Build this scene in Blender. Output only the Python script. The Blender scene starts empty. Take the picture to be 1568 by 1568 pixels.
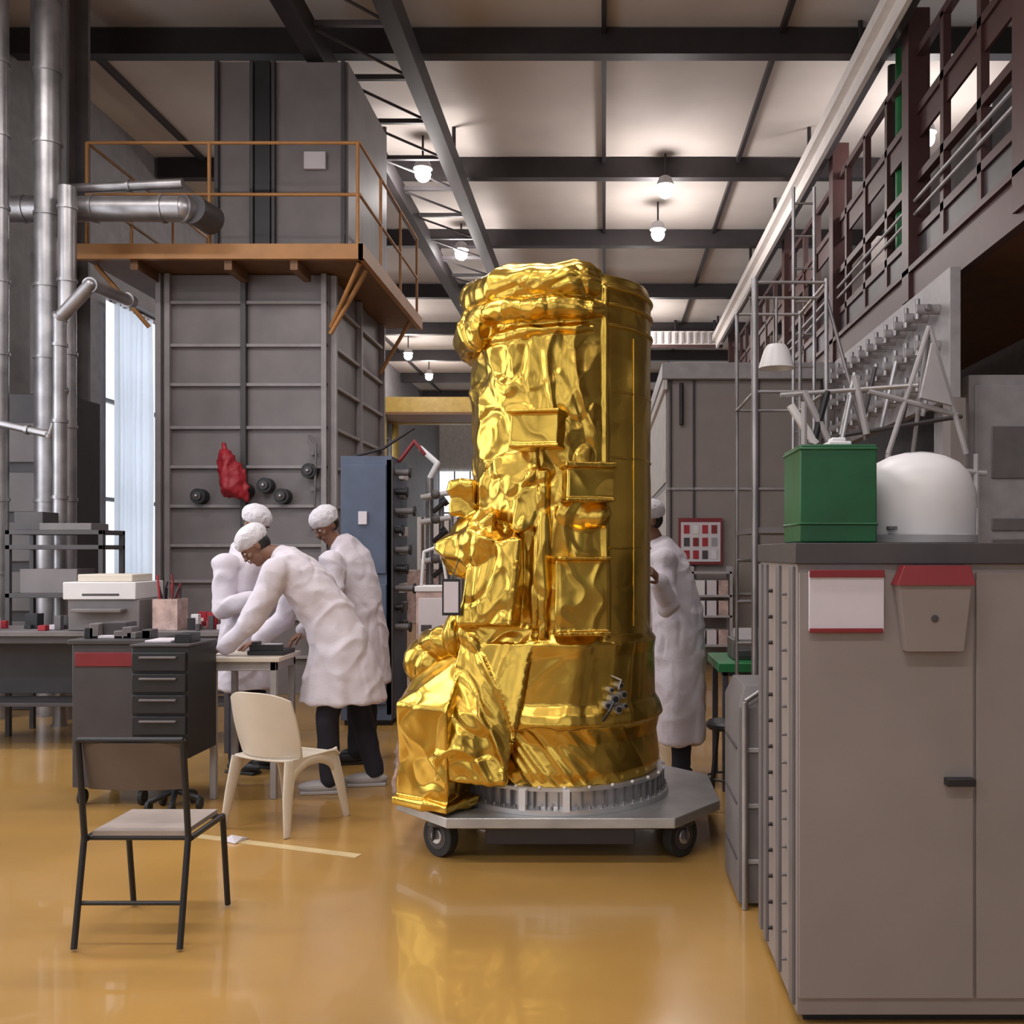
import bpy, bmesh, math, random
from mathutils import Vector, Matrix, noise, Euler
random.seed(7)
S=bpy.context.scene
COL=S.collection
V=Vector

# ------------------------------------------------------------------ materials
def mat(name,col,rough=.55,metal=0,var=.12,scale=6,bump=0,bscale=40,emit=0,trans=0,coat=0):
    m=bpy.data.materials.new(name); m.use_nodes=True
    nt=m.node_tree; N=nt.nodes; L=nt.links
    b=N['Principled BSDF']
    b.inputs['Roughness'].default_value=rough
    b.inputs['Metallic'].default_value=metal
    b.inputs['Coat Weight'].default_value=coat
    tc=N.new('ShaderNodeTexCoord'); nz=N.new('ShaderNodeTexNoise')
    nz.inputs['Scale'].default_value=scale; nz.inputs['Detail'].default_value=5
    L.new(tc.outputs['Object'],nz.inputs['Vector'])
    cr=N.new('ShaderNodeValToRGB')
    c=V(col[:3])
    cr.color_ramp.elements[0].position=.3; cr.color_ramp.elements[1].position=.7
    cr.color_ramp.elements[0].color=(*(c*(1-var)),1)
    cr.color_ramp.elements[1].color=(*[min(1,k*(1+var)) for k in c],1)
    L.new(nz.outputs['Fac'],cr.inputs['Fac']); L.new(cr.outputs['Color'],b.inputs['Base Color'])
    if bump:
        n2=N.new('ShaderNodeTexNoise'); n2.inputs['Scale'].default_value=bscale; n2.inputs['Detail'].default_value=4
        L.new(tc.outputs['Object'],n2.inputs['Vector'])
        bp=N.new('ShaderNodeBump'); bp.inputs['Strength'].default_value=bump; bp.inputs['Distance'].default_value=.02
        L.new(n2.outputs['Fac'],bp.inputs['Height']); L.new(bp.outputs['Normal'],b.inputs['Normal'])
    if emit:
        b.inputs['Emission Color'].default_value=(*col[:3],1); b.inputs['Emission Strength'].default_value=emit
    if trans: b.inputs['Transmission Weight'].default_value=trans
    return m

def gold_mat():
    m=mat('gold_foil',(.66,.425,.075),.26,1,.2,3)
    nt=m.node_tree;N=nt.nodes;L=nt.links;b=N['Principled BSDF']
    tc=N.new('ShaderNodeTexCoord')
    nz=N.new('ShaderNodeTexNoise'); nz.inputs['Scale'].default_value=4; L.new(tc.outputs['Object'],nz.inputs['Vector'])
    mx=N.new('ShaderNodeMixRGB'); mx.inputs[0].default_value=.3
    L.new(tc.outputs['Object'],mx.inputs[1]); L.new(nz.outputs['Color'],mx.inputs[2])
    vo=N.new('ShaderNodeTexVoronoi'); vo.inputs['Scale'].default_value=8; L.new(mx.outputs[0],vo.inputs['Vector'])
    bp=N.new('ShaderNodeBump'); bp.inputs['Strength'].default_value=.10; bp.inputs['Distance'].default_value=.02
    L.new(vo.outputs['Distance'],bp.inputs['Height']); L.new(bp.outputs['Normal'],b.inputs['Normal'])
    return m
GOLD=gold_mat()
def curtain_mat():
    m=mat('curtain',(.76,.82,.88),.8,var=.15,scale=3)
    nt=m.node_tree;N=nt.nodes;L=nt.links
    t=N.new('ShaderNodeBsdfTranslucent'); t.inputs[0].default_value=(.88,.93,1,1)
    mx=N.new('ShaderNodeMixShader'); mx.inputs[0].default_value=.8
    L.new(N['Principled BSDF'].outputs[0],mx.inputs[1]); L.new(t.outputs[0],mx.inputs[2]); L.new(mx.outputs[0],N['Material Output'].inputs[0])
    return m
M=dict(
 floor=mat('floor_epoxy',(.40,.225,.064),.22,0,.2,.7,.05,3,coat=.3),
 wall=mat('wall_paint',(.20,.19,.20),.7,bump=.05),
 wall_l=mat('wall_light',(.64,.60,.57),.7),
 ceil=mat('ceiling_panel',(.58,.52,.48),.8,var=.07,scale=1),
 dark=mat('dark_steel',(.03,.024,.026),.5,.2),
 brown=mat('brown_steel',(.07,.028,.026),.5,.1),
 tower=mat('tower_panel',(.185,.163,.165),.5,var=.16,scale=2),
 tower2=mat('tower_rib',(.29,.265,.27),.5),
 orange=mat('orange_paint',(.36,.16,.045),.5),
 plat=mat('platform_board',(.16,.075,.03),.6),
 silver=mat('silver_duct',(.36,.345,.355),.38,.8,var=.3,scale=4),
 alum=mat('aluminium',(.58,.58,.60),.33,.75,var=.12),
 deck=mat('deck_plate',(.45,.45,.45),.35,.7,var=.15),
 black=mat('black_plastic',(.015,.015,.018),.45),
 rubber=mat('rubber',(.02,.02,.02),.7),
 white=mat('white_plastic',(.70,.68,.69),.4,var=.04),
 cream=mat('cream_plastic',(.66,.59,.50),.4,var=.04),
 coat=mat('coat_fabric',(.66,.61,.68),.85,var=.05,bump=.15,bscale=60),
 cap=mat('cap_fabric',(.66,.64,.69),.9,var=.08,bump=.4,bscale=70),
 navy=mat('trouser_cloth',(.018,.018,.03),.9),
 skin=mat('skin',(.20,.095,.06),.5,var=.08),
 hair=mat('hair',(.01,.008,.008),.6),
 eye=mat('eye_white',(.7,.68,.65),.3), lip=mat('lip',(.22,.06,.05),.5),
 red=mat('red_plastic',(.36,.018,.03),.5),
 dred=mat('dark_red',(.2,.015,.02),.5),
 green=mat('green_paint',(.006,.085,.027),.4,var=.2),
 gtab=mat('green_laminate',(.02,.19,.06),.4),
 grey=mat('grey_cabinet',(.265,.225,.213),.5,var=.06,scale=3),
 dgrey=mat('dark_grey',(.060,.053,.057),.5),
 mgrey=mat('mid_grey',(.16,.145,.148),.5),
 lgrey=mat('light_grey',(.36,.34,.35),.5),
 blue=mat('blue_grey_cabinet',(.075,.095,.15),.5),
 paper=mat('paper',(.62,.57,.61),.8,var=.03),
 pink=mat('pink_sheet',(.50,.36,.33),.35,var=.35,scale=9,bump=.5,bscale=14),
 wood=mat('chair_board',(.13,.098,.08),.55),
 seatm=mat('seat_board',(.36,.30,.27),.4),
 lamp=mat('lamp_glow',(1,.96,.95),.5,emit=25),
 tube=mat('fill_tube_glow',(1,.98,.95),.5,emit=5),  # glow for the added overhead fill fixtures
 sky=mat('daylight_pane',(.88,.93,1.0),.6,emit=1.45),
 sky2=mat('dimmed_pane',(.80,.84,.92),.6,emit=.5),  # pane glow turned down so the foil's right side stays dark
 curtain=curtain_mat(),
 yellow=mat('crane_yellow',(.42,.28,.06),.5),
 beam=mat('cream_beam',(.82,.77,.74),.6,var=.05),
 tape=mat('floor_tape',(.55,.42,.22),.5),
)

# ------------------------------------------------------------------ builder
class B:
    def __init__(s,name): s.name=name; s.bm=bmesh.new(); s.m=[]
    def mi(s,m):
        m=M[m] if isinstance(m,str) else m
        if m not in s.m: s.m.append(m)
        return s.m.index(m)
    def faces(s,vs,fs,m):
        i=s.mi(m); bv=[s.bm.verts.new(v) for v in vs]
        for f in fs:
            try:
                k=s.bm.faces.new([bv[a] for a in f]); k.material_index=i
            except ValueError: pass
    def box(s,x0,x1,y0,y1,z0,z1,m,mx=None):
        vs=[V((x,y,z)) for x in(x0,x1) for y in(y0,y1) for z in(z0,z1)]
        if mx is not None: vs=[mx@v for v in vs]
        s.faces(vs,[(0,1,3,2),(4,6,7,5),(0,4,5,1),(2,3,7,6),(0,2,6,4),(1,5,7,3)],m); return s
    def cyl(s,p,q,r,m,r2=None,seg=14):
        p=V(p);q=V(q); r2=r if r2 is None else r2
        t=(q-p).normalized(); a=t.orthogonal().normalized(); b=t.cross(a)
        vs=[];
        for c,rr in((p,r),(q,r2)):
            for i in range(seg):
                an=2*math.pi*i/seg; vs.append(c+(a*math.cos(an)+b*math.sin(an))*rr)
        fs=[(i,(i+1)%seg,seg+(i+1)%seg,seg+i) for i in range(seg)]
        fs+=[tuple(range(seg-1,-1,-1)),tuple(range(seg,2*seg))]
        s.faces(vs,fs,m); return s
    def tube(s,pts,r,m,seg=10):
        for a,b in zip(pts,pts[1:]): s.cyl(a,b,r,m,seg=seg)
        for a in pts[1:-1]: s.ball(a,r,m,seg=10)
        return s
    def ball(s,c,r,m,seg=16,mx=None):
        r=V((r,r,r)) if isinstance(r,(int,float)) else V(r); c=V(c); n=max(6,seg//2)
        vs=[];fs=[]
        for j in range(1,n):
            ph=math.pi*j/n
            for i in range(seg):
                th=2*math.pi*i/seg
                o=V((r.x*math.sin(ph)*math.cos(th),r.y*math.sin(ph)*math.sin(th),r.z*math.cos(ph)))
                if mx is not None:o=mx@o
                vs.append(c+o)
        for j in range(n-2):
            for i in range(seg):
                fs.append((j*seg+i,(j+1)*seg+i,(j+1)*seg+(i+1)%seg,j*seg+(i+1)%seg))
        o1=V((0,0,r.z));o2=V((0,0,-r.z))
        if mx is not None:o1=mx@o1;o2=mx@o2
        vs+= [c+o1,c+o2]; k=len(vs)
        for i in range(seg):
            fs.append((k-2,i,(i+1)%seg)); fs.append((k-1,(n-2)*seg+(i+1)%seg,(n-2)*seg+i))
        s.faces(vs,fs,m); return s
    def lathe(s,cx,cy,prof,m,seg=32,cap=True,sy=1):
        vs=[];fs=[]
        for r,z in prof:
            for i in range(seg):
                a=2*math.pi*i/seg; vs.append(V((cx+r*math.sin(a),cy-r*sy*math.cos(a),z)))
        for j in range(len(prof)-1):
            for i in range(seg):
                fs.append((j*seg+i,j*seg+(i+1)%seg,(j+1)*seg+(i+1)%seg,(j+1)*seg+i))
        if cap: fs+=[tuple(range(seg-1,-1,-1)),tuple(range((len(prof)-1)*seg,len(prof)*seg))]
        s.faces(vs,fs,m); return s
    def loft(s,secs,side,m,seg=20,closed=False):
        cs=[V(x[0]) for x in secs]; side=V(side); vs=[];fs=[];n=len(cs)
        for k,(c,rv,ru) in enumerate(secs):
            t=(cs[min(k+1,n-1)]-cs[max(k-1,0)]).normalized()
            v=(side-t*side.dot(t)).normalized(); u=t.cross(v)
            for i in range(seg):
                a=2*math.pi*i/seg; vs.append(cs[k]+v*(rv*math.cos(a))+u*(ru*math.sin(a)))
        for j in range(n-1):
            for i in range(seg):
                fs.append((j*seg+i,j*seg+(i+1)%seg,(j+1)*seg+(i+1)%seg,(j+1)*seg+i))
        fs+=[tuple(range(seg-1,-1,-1)),tuple(range((n-1)*seg,n*seg))]
        s.faces(vs,fs,m); return s
    def limb(s,pts,rs,m,seg=14):
        for i in range(len(pts)-1):
            s.cyl(pts[i],pts[i+1],rs[i],m,r2=rs[i+1],seg=seg)
        for p,r in zip(pts,rs): s.ball(p,r,m,seg=14)
        return s
    def hull(s,pts,m):
        i=s.mi(m); vs=[s.bm.verts.new(p) for p in pts]
        r=bmesh.ops.convex_hull(s.bm,input=vs)
        for g in r['geom']:
            if isinstance(g,bmesh.types.BMFace): g.material_index=i
        return s
    def prism(s,poly,z0,z1,m):
        n=len(poly); vs=[V((x,y,z0)) for x,y in poly]+[V((x,y,z1)) for x,y in poly]
        fs=[tuple(range(n-1,-1,-1)),tuple(range(n,2*n))]+[(i,(i+1)%n,n+(i+1)%n,n+i) for i in range(n)]
        s.faces(vs,fs,m); return s
    def done(s,bevel=0,parent=None,loc=None,rotz=0,smooth=True,scale=1):
        bmesh.ops.recalc_face_normals(s.bm,faces=s.bm.faces)
        me=bpy.data.meshes.new(s.name); s.bm.to_mesh(me); s.bm.free()
        for m in s.m: me.materials.append(m)
        if smooth:
            for p in me.polygons: p.use_smooth=True
            me.set_sharp_from_angle(angle=math.radians(35))
        o=bpy.data.objects.new(s.name,me); COL.objects.link(o)
        if bevel:
            b=o.modifiers.new('bev','BEVEL'); b.width=bevel; b.segments=2; b.limit_method='ANGLE'
        if parent: o.parent=parent
        if loc: o.location=loc
        o.rotation_euler[2]=rotz; o.scale=(scale,)*3
        return o
def remesh(o,vox,sm=4,disp=None):
    r=o.modifiers.new('r','REMESH'); r.mode='VOXEL'; r.voxel_size=vox
    if sm:
        k=o.modifiers.new('s','SMOOTH'); k.iterations=sm; k.factor=.5
    dg=bpy.context.evaluated_depsgraph_get(); dg.update()
    me=bpy.data.meshes.new_from_object(o.evaluated_get(dg))
    mats=list(o.data.materials); o.modifiers.clear(); o.data=me
    me.materials.clear(); me.materials.append(mats[0])
    if disp:
        ns=[v.normal.copy() for v in me.vertices]
        for v,n in zip(me.vertices,ns): v.co+=n*disp(v.co)
    for p in me.polygons: p.use_smooth=True
    me.update()
    return o
def empty(name,loc=(0,0,0)):
    e=bpy.data.objects.new(name,None); COL.objects.link(e); e.location=loc; e.empty_display_size=.2; return e
def area(name,loc,size,power,col=(1,.97,.93),rot=(0,0,0),parent=None):
    l=bpy.data.lights.new(name,'AREA'); l.shape='RECTANGLE'; l.size,l.size_y=size; l.energy=power; l.color=col
    o=bpy.data.objects.new(name,l); COL.objects.link(o); o.location=loc; o.rotation_euler=rot
    if parent:o.parent=parent
    return o

# ------------------------------------------------------------------ room
ZC=8.1
B('floor').box(-8,6,-6,44,-.1,0,'floor').done()
B('ceiling').box(-8,6,-6,44,ZC,ZC+.15,'ceil').done()
w=B('wall_left')
bays=[(-3,1.5),(3.5,8),(14.55,17.3),(19,22),(25,28),(31,34)]  # bays nearest the camera are unseen, added for light and reflections
y=-6
for a,b in bays:
    w.box(-8,-7.4,y,a,0,ZC,'wall'); w.box(-8,-7.4,a,b,0,.9,'wall'); w.box(-8,-7.4,a,b,5.5,ZC,'wall'); y=b
w.box(-8,-7.4,y,44,0,ZC,'wall'); w.done()
for i,(a,b) in enumerate(bays):
    q=B('window_%d'%(i+1)); q.box(-7.7,-7.65,a,b,.9,5.5,'sky')
    n=4
    for k in range(n+1):
        yy=a+(b-a)*k/n; q.box(-7.6,-7.52,max(a,yy-.04),min(b,yy+.04),.9,5.5,'mgrey')
    for z in (.93,2.4,3.9,5.47): q.box(-7.6,-7.52,a,b,z-.03,z+.03,'mgrey')
    q.done()
c=B('window_curtain')
vs=[];fs=[];n=60
for i in range(n+1):
    t=i/n; yy=14.5+1.2*t; x=-7.25+.05*math.sin(t*50)+.02*math.sin(t*23)
    vs+= [V((x,yy,.95)),V((x+.03*math.sin(t*9),yy,3.2)),V((x,yy,5.3))]
for i in range(n):
    for k in(0,1): fs.append((i*3+k,i*3+k+1,i*3+3+k+1,i*3+3+k))
c.faces(vs,fs,'curtain'); c.cyl((-7.25,14.4,5.3),(-7.25,17.3,5.3),.03,'lgrey'); c.done()
B('wall_end').box(-8,6,44,44.3,0,ZC,'wall_l').done()
q=B('window_7')
for x0 in (-7.4,-4.9,-2.4,.3,2.6):
    q.box(x0,x0+2.1,43.93,43.99,1.6,5.2,'sky')
    for k in range(4): q.box(x0+k*.7-.03,x0+k*.7+.03,43.87,43.97,1.6,5.2,'lgrey')
    q.box(x0,x0+2.1,43.87,43.97,3.3,3.38,'lgrey')
q.done()
w=B('wall_back'); xs=[-8,-6.8,-4.2,-3,-.6,.6,3,6]
for i in range(7):
    if i%2==0: w.box(xs[i],xs[i+1],-6.3,-6,0,ZC,'wall')
    else: w.box(xs[i],xs[i+1],-6.3,-6,0,1.5,'wall').box(xs[i],xs[i+1],-6.3,-6,6,ZC,'wall')
w.done()
q=B('window_8')  # unseen glowing panes behind the camera, added for the foil to reflect
for i in (1,3,5):
    q.box(xs[i],xs[i+1],-6.25,-6.2,1.5,6,'sky')
    for z in(2.6,3.7,4.8): q.box(xs[i],xs[i+1],-6.15,-6.05,z-.04,z+.04,'lgrey')
    xm=(xs[i]+xs[i+1])/2; q.box(xm-.04,xm+.04,-6.15,-6.05,1.5,6,'lgrey')
q.done()
w=B('wall_right'); w.box(5.6,6,-6,44,0,5,'wall'); w.box(5.6,6,-6,44,7.3,ZC,'wall')
for yy in range(-6,44,5): w.box(5.6,6,yy,min(44,yy+2.6),5,7.3,'wall')
w.done()
q=B('window_9')
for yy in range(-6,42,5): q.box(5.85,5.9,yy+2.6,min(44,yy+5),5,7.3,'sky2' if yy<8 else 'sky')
q.done()
cb=B('ceiling_beams')
for yy in (4,8,12.2,16.2,19.8,23.8,27.8,31.6,35.6,39.6):
    cb.box(-7.35,5.55,yy-.09,yy+.09,ZC-.34,ZC-.02,'dark')
for x in (-6.6,0,2.2): cb.box(x-.03,x+.03,-5,43,ZC-.10,ZC-.01,'dark')
cb.done()
tr=B('lighting_truss')
for x in (-3.36,-2.3):
    tr.box(x-.10,x+.10,-4,42,7.3,7.6,'dark')
for i in range(30):
    yy=6+i*1.25
    tr.box(-3.3,-2.35,yy-.03,yy+.03,7.5,7.56,'dgrey')
    tr.tube([(-3.3,yy,7.5),(-2.35,yy+1.25,7.5)],.02,'dgrey',seg=6)
for yy in range(0,42,5):
    for x in(-3.36,-2.3): tr.cyl((x,yy,7.6),(x,yy,ZC),.03,'dark')
tr.done()
g=B('crane_runway_beam'); g.box(3.0,3.26,-4,27.2,7.45,7.60,'beam'); g.box(3.1,3.16,-4,27.2,7.25,7.45,'beam'); g.box(3.26,3.34,-4,27.2,7.42,7.66,'dgrey')
for yy in range(0,28,3): g.cyl((3.14,yy,7.6),(3.14,yy,ZC),.03,'dark')
g.done()
g=B('crane_bridge'); g.box(-.6,3.3,27.3,27.7,7.35,7.75,'beam')
for i in range(20): g.box(-.5+i*.19,-.45+i*.19,27.22,27.3,7.4,7.7,'lgrey')
g.box(-.6,3.3,27.22,27.4,7.28,7.36,'brown')
for x in(-.4,2,3.1): g.cyl((x,27.5,7.75),(x,27.5,ZC),.04,'dark')
g.done()
g=B('overhead_crane'); g.box(-7.35,-.6,31.6,32.2,6.1,6.6,'yellow'); g.box(-7.35,-.6,33.6,34,6.0,6.3,'yellow')
g.box(-4.2,-3.2,31.4,34.2,6.6,7.1,'orange'); g.cyl((-3.7,32.8,6.7),(-3.7,32.8,4.9),.03,'dark'); g.ball((-3.7,32.8,4.8),.16,'yellow')
g.box(-7.35,-.5,31.5,34.1,6.02,6.1,'plat')
for x in(-.7,-7.2):
    for yy in(31.9,33.8): g.cyl((x,yy,0),(x,yy,6.1),.12,'yellow')
g.done()
def lamp(x,y,z=7.5,p=100):
    e=B('high_bay_lamp')
    e.lathe(x,y,[(.05,z+.24),(.10,z+.21),(.15,z+.08),(.135,z+.08),(.09,z+.18),(.02,z+.2)],'lgrey',seg=20,cap=False)
    e.ball((x,y,z),.125,'lamp'); e.cyl((x,y,z+.2),(x,y,ZC),.018,'dark')
    o=e.done()
    l=bpy.data.lights.new('lamp_light','POINT'); l.energy=p; l.shadow_soft_size=.2; l.color=(1,.93,.9)
    k=bpy.data.objects.new('lamp_light',l); COL.objects.link(k); k.location=(x,y,z-.4); k.parent=o
for (x,yy) in [(-2.83,15.3),(-2.83,19.4),(-2.83,24.5),(-2.83,30),(1.0,16),(1.0,18.2),(1,26),(-5.9,25.7),(-5.9,29.5),(-5.9,33),(4.6,14)]:
    lamp(x,yy)
def fill_fixture(x,y,p=125,ln=2.6):  # unseen overhead fill light, added; fixture body modelled around its area lamp
    e=B('added_fill_fixture'); z=7.0
    e.box(x-ln/2,x+ln/2,y-.2,y+.2,z,z+.1,'lgrey')
    for k in(-.11,.11): e.cyl((x-ln/2+.05,y+k,z-.035),(x+ln/2-.05,y+k,z-.035),.03,'tube')
    for k in(-1,1): e.cyl((x+k*ln*.35,y,z+.1),(x+k*ln*.35,y,ZC),.015,'dark')
    o=e.done()
    area('added_fill_light',(x,y,z-.09),(ln,.4),p,(1,.95,.93),parent=o)
for x in (-5.5,-1.0,3.9):
    for yy in (-1.5,2.5,6.5):
        if x>3 and yy>6: continue
        fill_fixture(x,yy,120 if x<3 else 50,2.6 if x<3 else 1.6)
c=B('floor_tape_line'); c.faces([V((-2.75,5.65,.002)),V((-2.73,5.71,.002)),V((-1.28,5.18,.002)),V((-1.30,5.12,.002)),V((-2.75,5.65,.0005)),V((-2.73,5.71,.0005)),V((-1.28,5.18,.0005)),V((-1.30,5.12,.0005))],[(0,1,2,3),(4,7,6,5),(0,3,7,4),(1,5,6,2)],'tape'); c.done()
c=B('paper_scrap'); c.hull([V((-2.12,5.42,.003)),V((-1.98,5.47,.003)),V((-2.02,5.36,.003)),V((-2.06,5.42,.035)),V((-2.0,5.42,.02))],'paper'); c.done()

# ------------------------------------------------------------------ satellite
cx,cy=-.235,5.6
def pol(th,r,z): 
    t=math.radians(th); return V((cx+r*math.sin(t),cy-r*math.cos(t),z))
sat=empty('gold_foil_satellite',(0,0,0))
s=B('foil_blanket')
s.lathe(cx,cy,[(.535,.385),(.55,.45),(.53,.60),(.545,.68),(.57,.70),(.555,.75),(.525,.80),(.52,1.05),(.53,1.12),(.50,1.16),(.50,2.75),(.502,3.02),(.485,3.07),(.3,3.08)],GOLD,seg=96)
def arc(t0,t1,r,z,rr,rz,n=18,z1=None,b=None):
    z1=z if z1 is None else z1
    secs=[(pol(t0+(t1-t0)*i/n,r,z+(z1-z)*i/n),rz*(0.6 if i in(0,n) else 1),rr*(0.6 if i in(0,n) else 1)) for i in range(n+1)]
    (b or s).loft(secs,(0,0,1),GOLD,seg=12)
arc(-125,24,.505,3.0,.07,.085)
arc(-120,26,.525,2.87,.06,.055)
arc(-115,-48,.55,2.79,.06,.10)
arc(-48,22,.505,2.74,.015,.02,z1=2.77)
arc(-95,27,.48,3.07,.04,.03)
s.cyl(pol(29,.50,1.15),pol(29,.50,3.0),.018,GOLD)
s.cyl(pol(-9,.515,1.15),pol(-9,.515,2.02),.026,GOLD); s.cyl(pol(-14,.515,1.2),pol(-12,.515,1.9),.02,GOLD)
def el(c,r,b=None): (b or s).ball(c,r,GOLD,seg=24)
s.ball(pol(14,.49,1.80),(.16,.05,.09),GOLD)
el(V((-.62,5.28,1.62)),(.17,.18,.17))
s.hull([V((-.90,5.3,1.64)),V((-.86,5.35,1.47)),V((-.6,5.12,1.5)),V((-.58,5.12,1.80)),V((-.62,5.4,1.9)),V((-.5,5.3,1.4)),V((-.8,5.4,1.78))],GOLD)
s.hull([V((-.72,5.18,1.62)),V((-.44,5.05,1.66)),V((-.48,5.02,1.22)),V((-.76,5.13,1.22)),V((-.7,5.5,1.5)),V((-.4,5.3,1.2)),V((-.42,5.2,1.78))],GOLD)
s.hull([V((-.36,5.1,1.2)),V((-.74,5.2,1.26)),V((-.74,5.5,1.2)),V((-.88,5.0,.42)),V((-.50,4.99,.42)),V((-.45,5.05,.8)),V((-.85,5.5,.42))],GOLD)
s.hull([V((-.36,5.1,2.15)),V((-.6,5.2,2.1)),V((-.70,5.35,1.85)),V((-.44,5.06,1.7)),V((-.3,5.08,1.75)),V((-.5,5.4,2.1))],GOLD)
mx=Matrix.Translation((-.77,5.42,1.90)); s.box(-.07,.06,-.08,.1,-.10,.08,GOLD,mx)
el(V((-.86,5.4,1.10)),(.14,.14,.10)); el(V((-.96,5.42,.98)),(.11,.12,.12)); el(V((-.8,5.25,1.16)),(.06,.06,.1))
body=s.done(parent=sat)
def rid(p): return 1-abs(noise.noise(p))*2
def crease(p,w=6): 
    return max(0,1-abs(noise.noise(p))*w)**1.4
def sst(a,b,x):
    t=max(0,min(1,(x-a)/(b-a))); return t*t*(3-2*t)
def foil(p):
    th=math.degrees(math.atan2(p.x-cx,-(p.y-cy))); r=math.hypot(p.x-cx,p.y-cy)
    a=1.0
    if r<.60:
        if th<-140: a=.1
        else: a=1-.89*sst(16,30,th)
        if p.z<2.7: a=min(a,1-.25*sst(-28,-8,th))
        else: a*=.8
    q=p+noise.noise_vector(p*1.5)*.30
    broad=noise.noise(q*2.2+V((3,1,7)))
    k1=V((q.x*2.8+q.z*2.2,q.y*2.6,q.z*1.9-q.x*2.3))
    c1=crease(k1,3.7)
    k2=V((q.x*4.2-q.z*2.8,q.y*4.2,q.z*3.4+q.x*2.6))+V((9,3,1))
    c2=crease(k2,4)
    k3=V((q.x*8+q.z*3,q.y*8,q.z*8))+V((2,5,1)); c3=crease(k3,3.5)
    k4=V((q.x*4+q.z*1.5,q.y*4,q.z*9-q.x*3))+V((6,2,8)); c4=crease(k4,3.6)
    d=noise.voronoi(q*3.8)[0]
    o=.022*broad+.023*c1-.013*c2+.0035*c3+.005*c4*sst(2.2,2.4,p.z)+.030*(min(d[0],.8)-.4)
    if p.z<1.12 and r<.62:
        u=math.radians(th)
        if p.z<.68: k=V((u*5+p.z*7,p.z*1.0,5))
        else: k=V((u*3.8-p.z*1.0,p.z*.7,8))
        o=.012*noise.noise(V((u*3.2,p.z*1.4,3)))+.015*crease(k,3.2)+.003*c2+.001*c3
        a=max(a,.5)*(1-.5*sst(35,60,th))
    return a*o
remesh(body,.0082,4,foil)
bx=B('wrapped_boxes')
def obox(th,z,w,h,d,r=.5,tilt=0):
    mx=Matrix.Translation(pol(th,r,z))@Matrix.Rotation(math.radians(th),4,'Z')@Matrix.Rotation(math.radians(tilt),4,'Y')
    bx.box(-w/2,w/2,-d,.08,-h/2,h/2,GOLD,mx)
obox(-11,2.225,.25,.17,.14,tilt=2); obox(-11,2.315,.28,.022,.165); obox(-11,2.14,.26,.018,.15)
obox(16,1.95,.25,.17,.12); obox(16,2.045,.28,.028,.145); obox(16,1.865,.26,.016,.13)
obox(13,1.37,.26,.38,.09); obox(13,1.565,.28,.02,.115); obox(13,1.18,.28,.02,.115)
obox(-.5,1.37,.02,.36,.10); obox(26,1.37,.02,.36,.10)
bo=bx.done(parent=sat); remesh(bo,.006,3,lambda p:.007*noise.noise(p*5)+.004*crease(p*6,3.4))
bx=B('wrapped_side_box')
bx.hull([V((-1.10,5.2,.285)),V((-.80,5.0,.285)),V((-.68,5.5,.285)),V((-1.08,5.6,.285)),V((-1.08,5.15,.80)),V((-.80,4.97,.79)),V((-.73,5.2,1.06)),V((-.95,5.42,1.02)),V((-1.08,5.5,.85))],GOLD)
bx.hull([V((-1.12,5.17,.27)),V((-.80,4.96,.27)),V((-.66,5.2,.27)),V((-1.1,5.6,.27)),V((-1.12,5.17,.31)),V((-.80,4.96,.31)),V((-.66,5.2,.31)),V((-1.1,5.6,.31))],GOLD)
bo=bx.done(parent=sat)
remesh(bo,.008,3,lambda p:.013*noise.noise(p*3)+.012*crease((p+noise.noise_vector(p*2)*.2)*3.2,3.2)-.006*crease(p*5.5,3.5)+.002)
bx=B('thermal_skin_bands')
for z in (3.0,2.91,2.80): arc(30,112,.503,z,.012,.012,b=bx)
for z in (2.45,2.1,1.62): arc(32,112,.501,z,.004,.007,b=bx)
bx.cyl(pol(52,.502,1.2),pol(52,.502,2.75),.005,GOLD)
bx.done(parent=sat)
f=B('base_ring')
f.lathe(cx,cy,[(.50,.249),(.60,.249),(.60,.275),(.55,.285),(.55,.36),(.575,.367),(.575,.385),(.50,.385)],'alum',seg=72)
for i in range(56):
    a=i*360/56
    p=pol(a,.565,0)
    mxx=Matrix.Translation(p)@Matrix.Rotation(math.radians(a),4,'Z')
    f.box(-.003,.003,-.014,.02,.28,.365,'mgrey',mxx)
    f.cyl(pol(a+3.2,.583,.272),pol(a+3.2,.583,.295),.008,'silver',seg=8)
    if i%2==0: f.ball(pol(a+3.2,.578,.388),.010,'white',seg=8)
for a in (-18,4):
    f.box(-.018,.018,-.03,.0,.27,.38,'white',Matrix.Translation(pol(a,.575,0))@Matrix.Rotation(math.radians(a),4,'Z'))
f.done(parent=sat)
f=B('connector_plug')
for dx,dz,r in((0,0,.028),(.05,.02,.022),(.02,-.055,.024),(-.04,-.03,.02),(.03,.07,.018),(-.02,.05,.015),(.06,-.04,.016)):
    th=31+dx*110
    f.cyl(pol(th,.50,.83+dz),pol(th,.57,.83+dz),r,'alum',seg=10); f.cyl(pol(th,.57,.83+dz),pol(th,.58,.83+dz),r*.6,'black',seg=10)
f.tube([pol(31,.57,.83),pol(26,.59,.77),pol(24,.56,.72)],.008,'black',seg=6)
f.tube([pol(33,.57,.88),pol(34,.58,.93),pol(31,.53,.95)],.005,'alum',seg=6)
f.done(parent=sat)
f=B('id_tag'); f.box(-.84,-.745,5.08,5.09,1.27,1.46,'black'); f.box(-.83,-.755,5.072,5.081,1.285,1.445,'paper'); f.cyl((-.79,5.085,1.46),(-.77,5.2,1.56),.003,'black',seg=6)
f.done(parent=sat)

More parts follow.
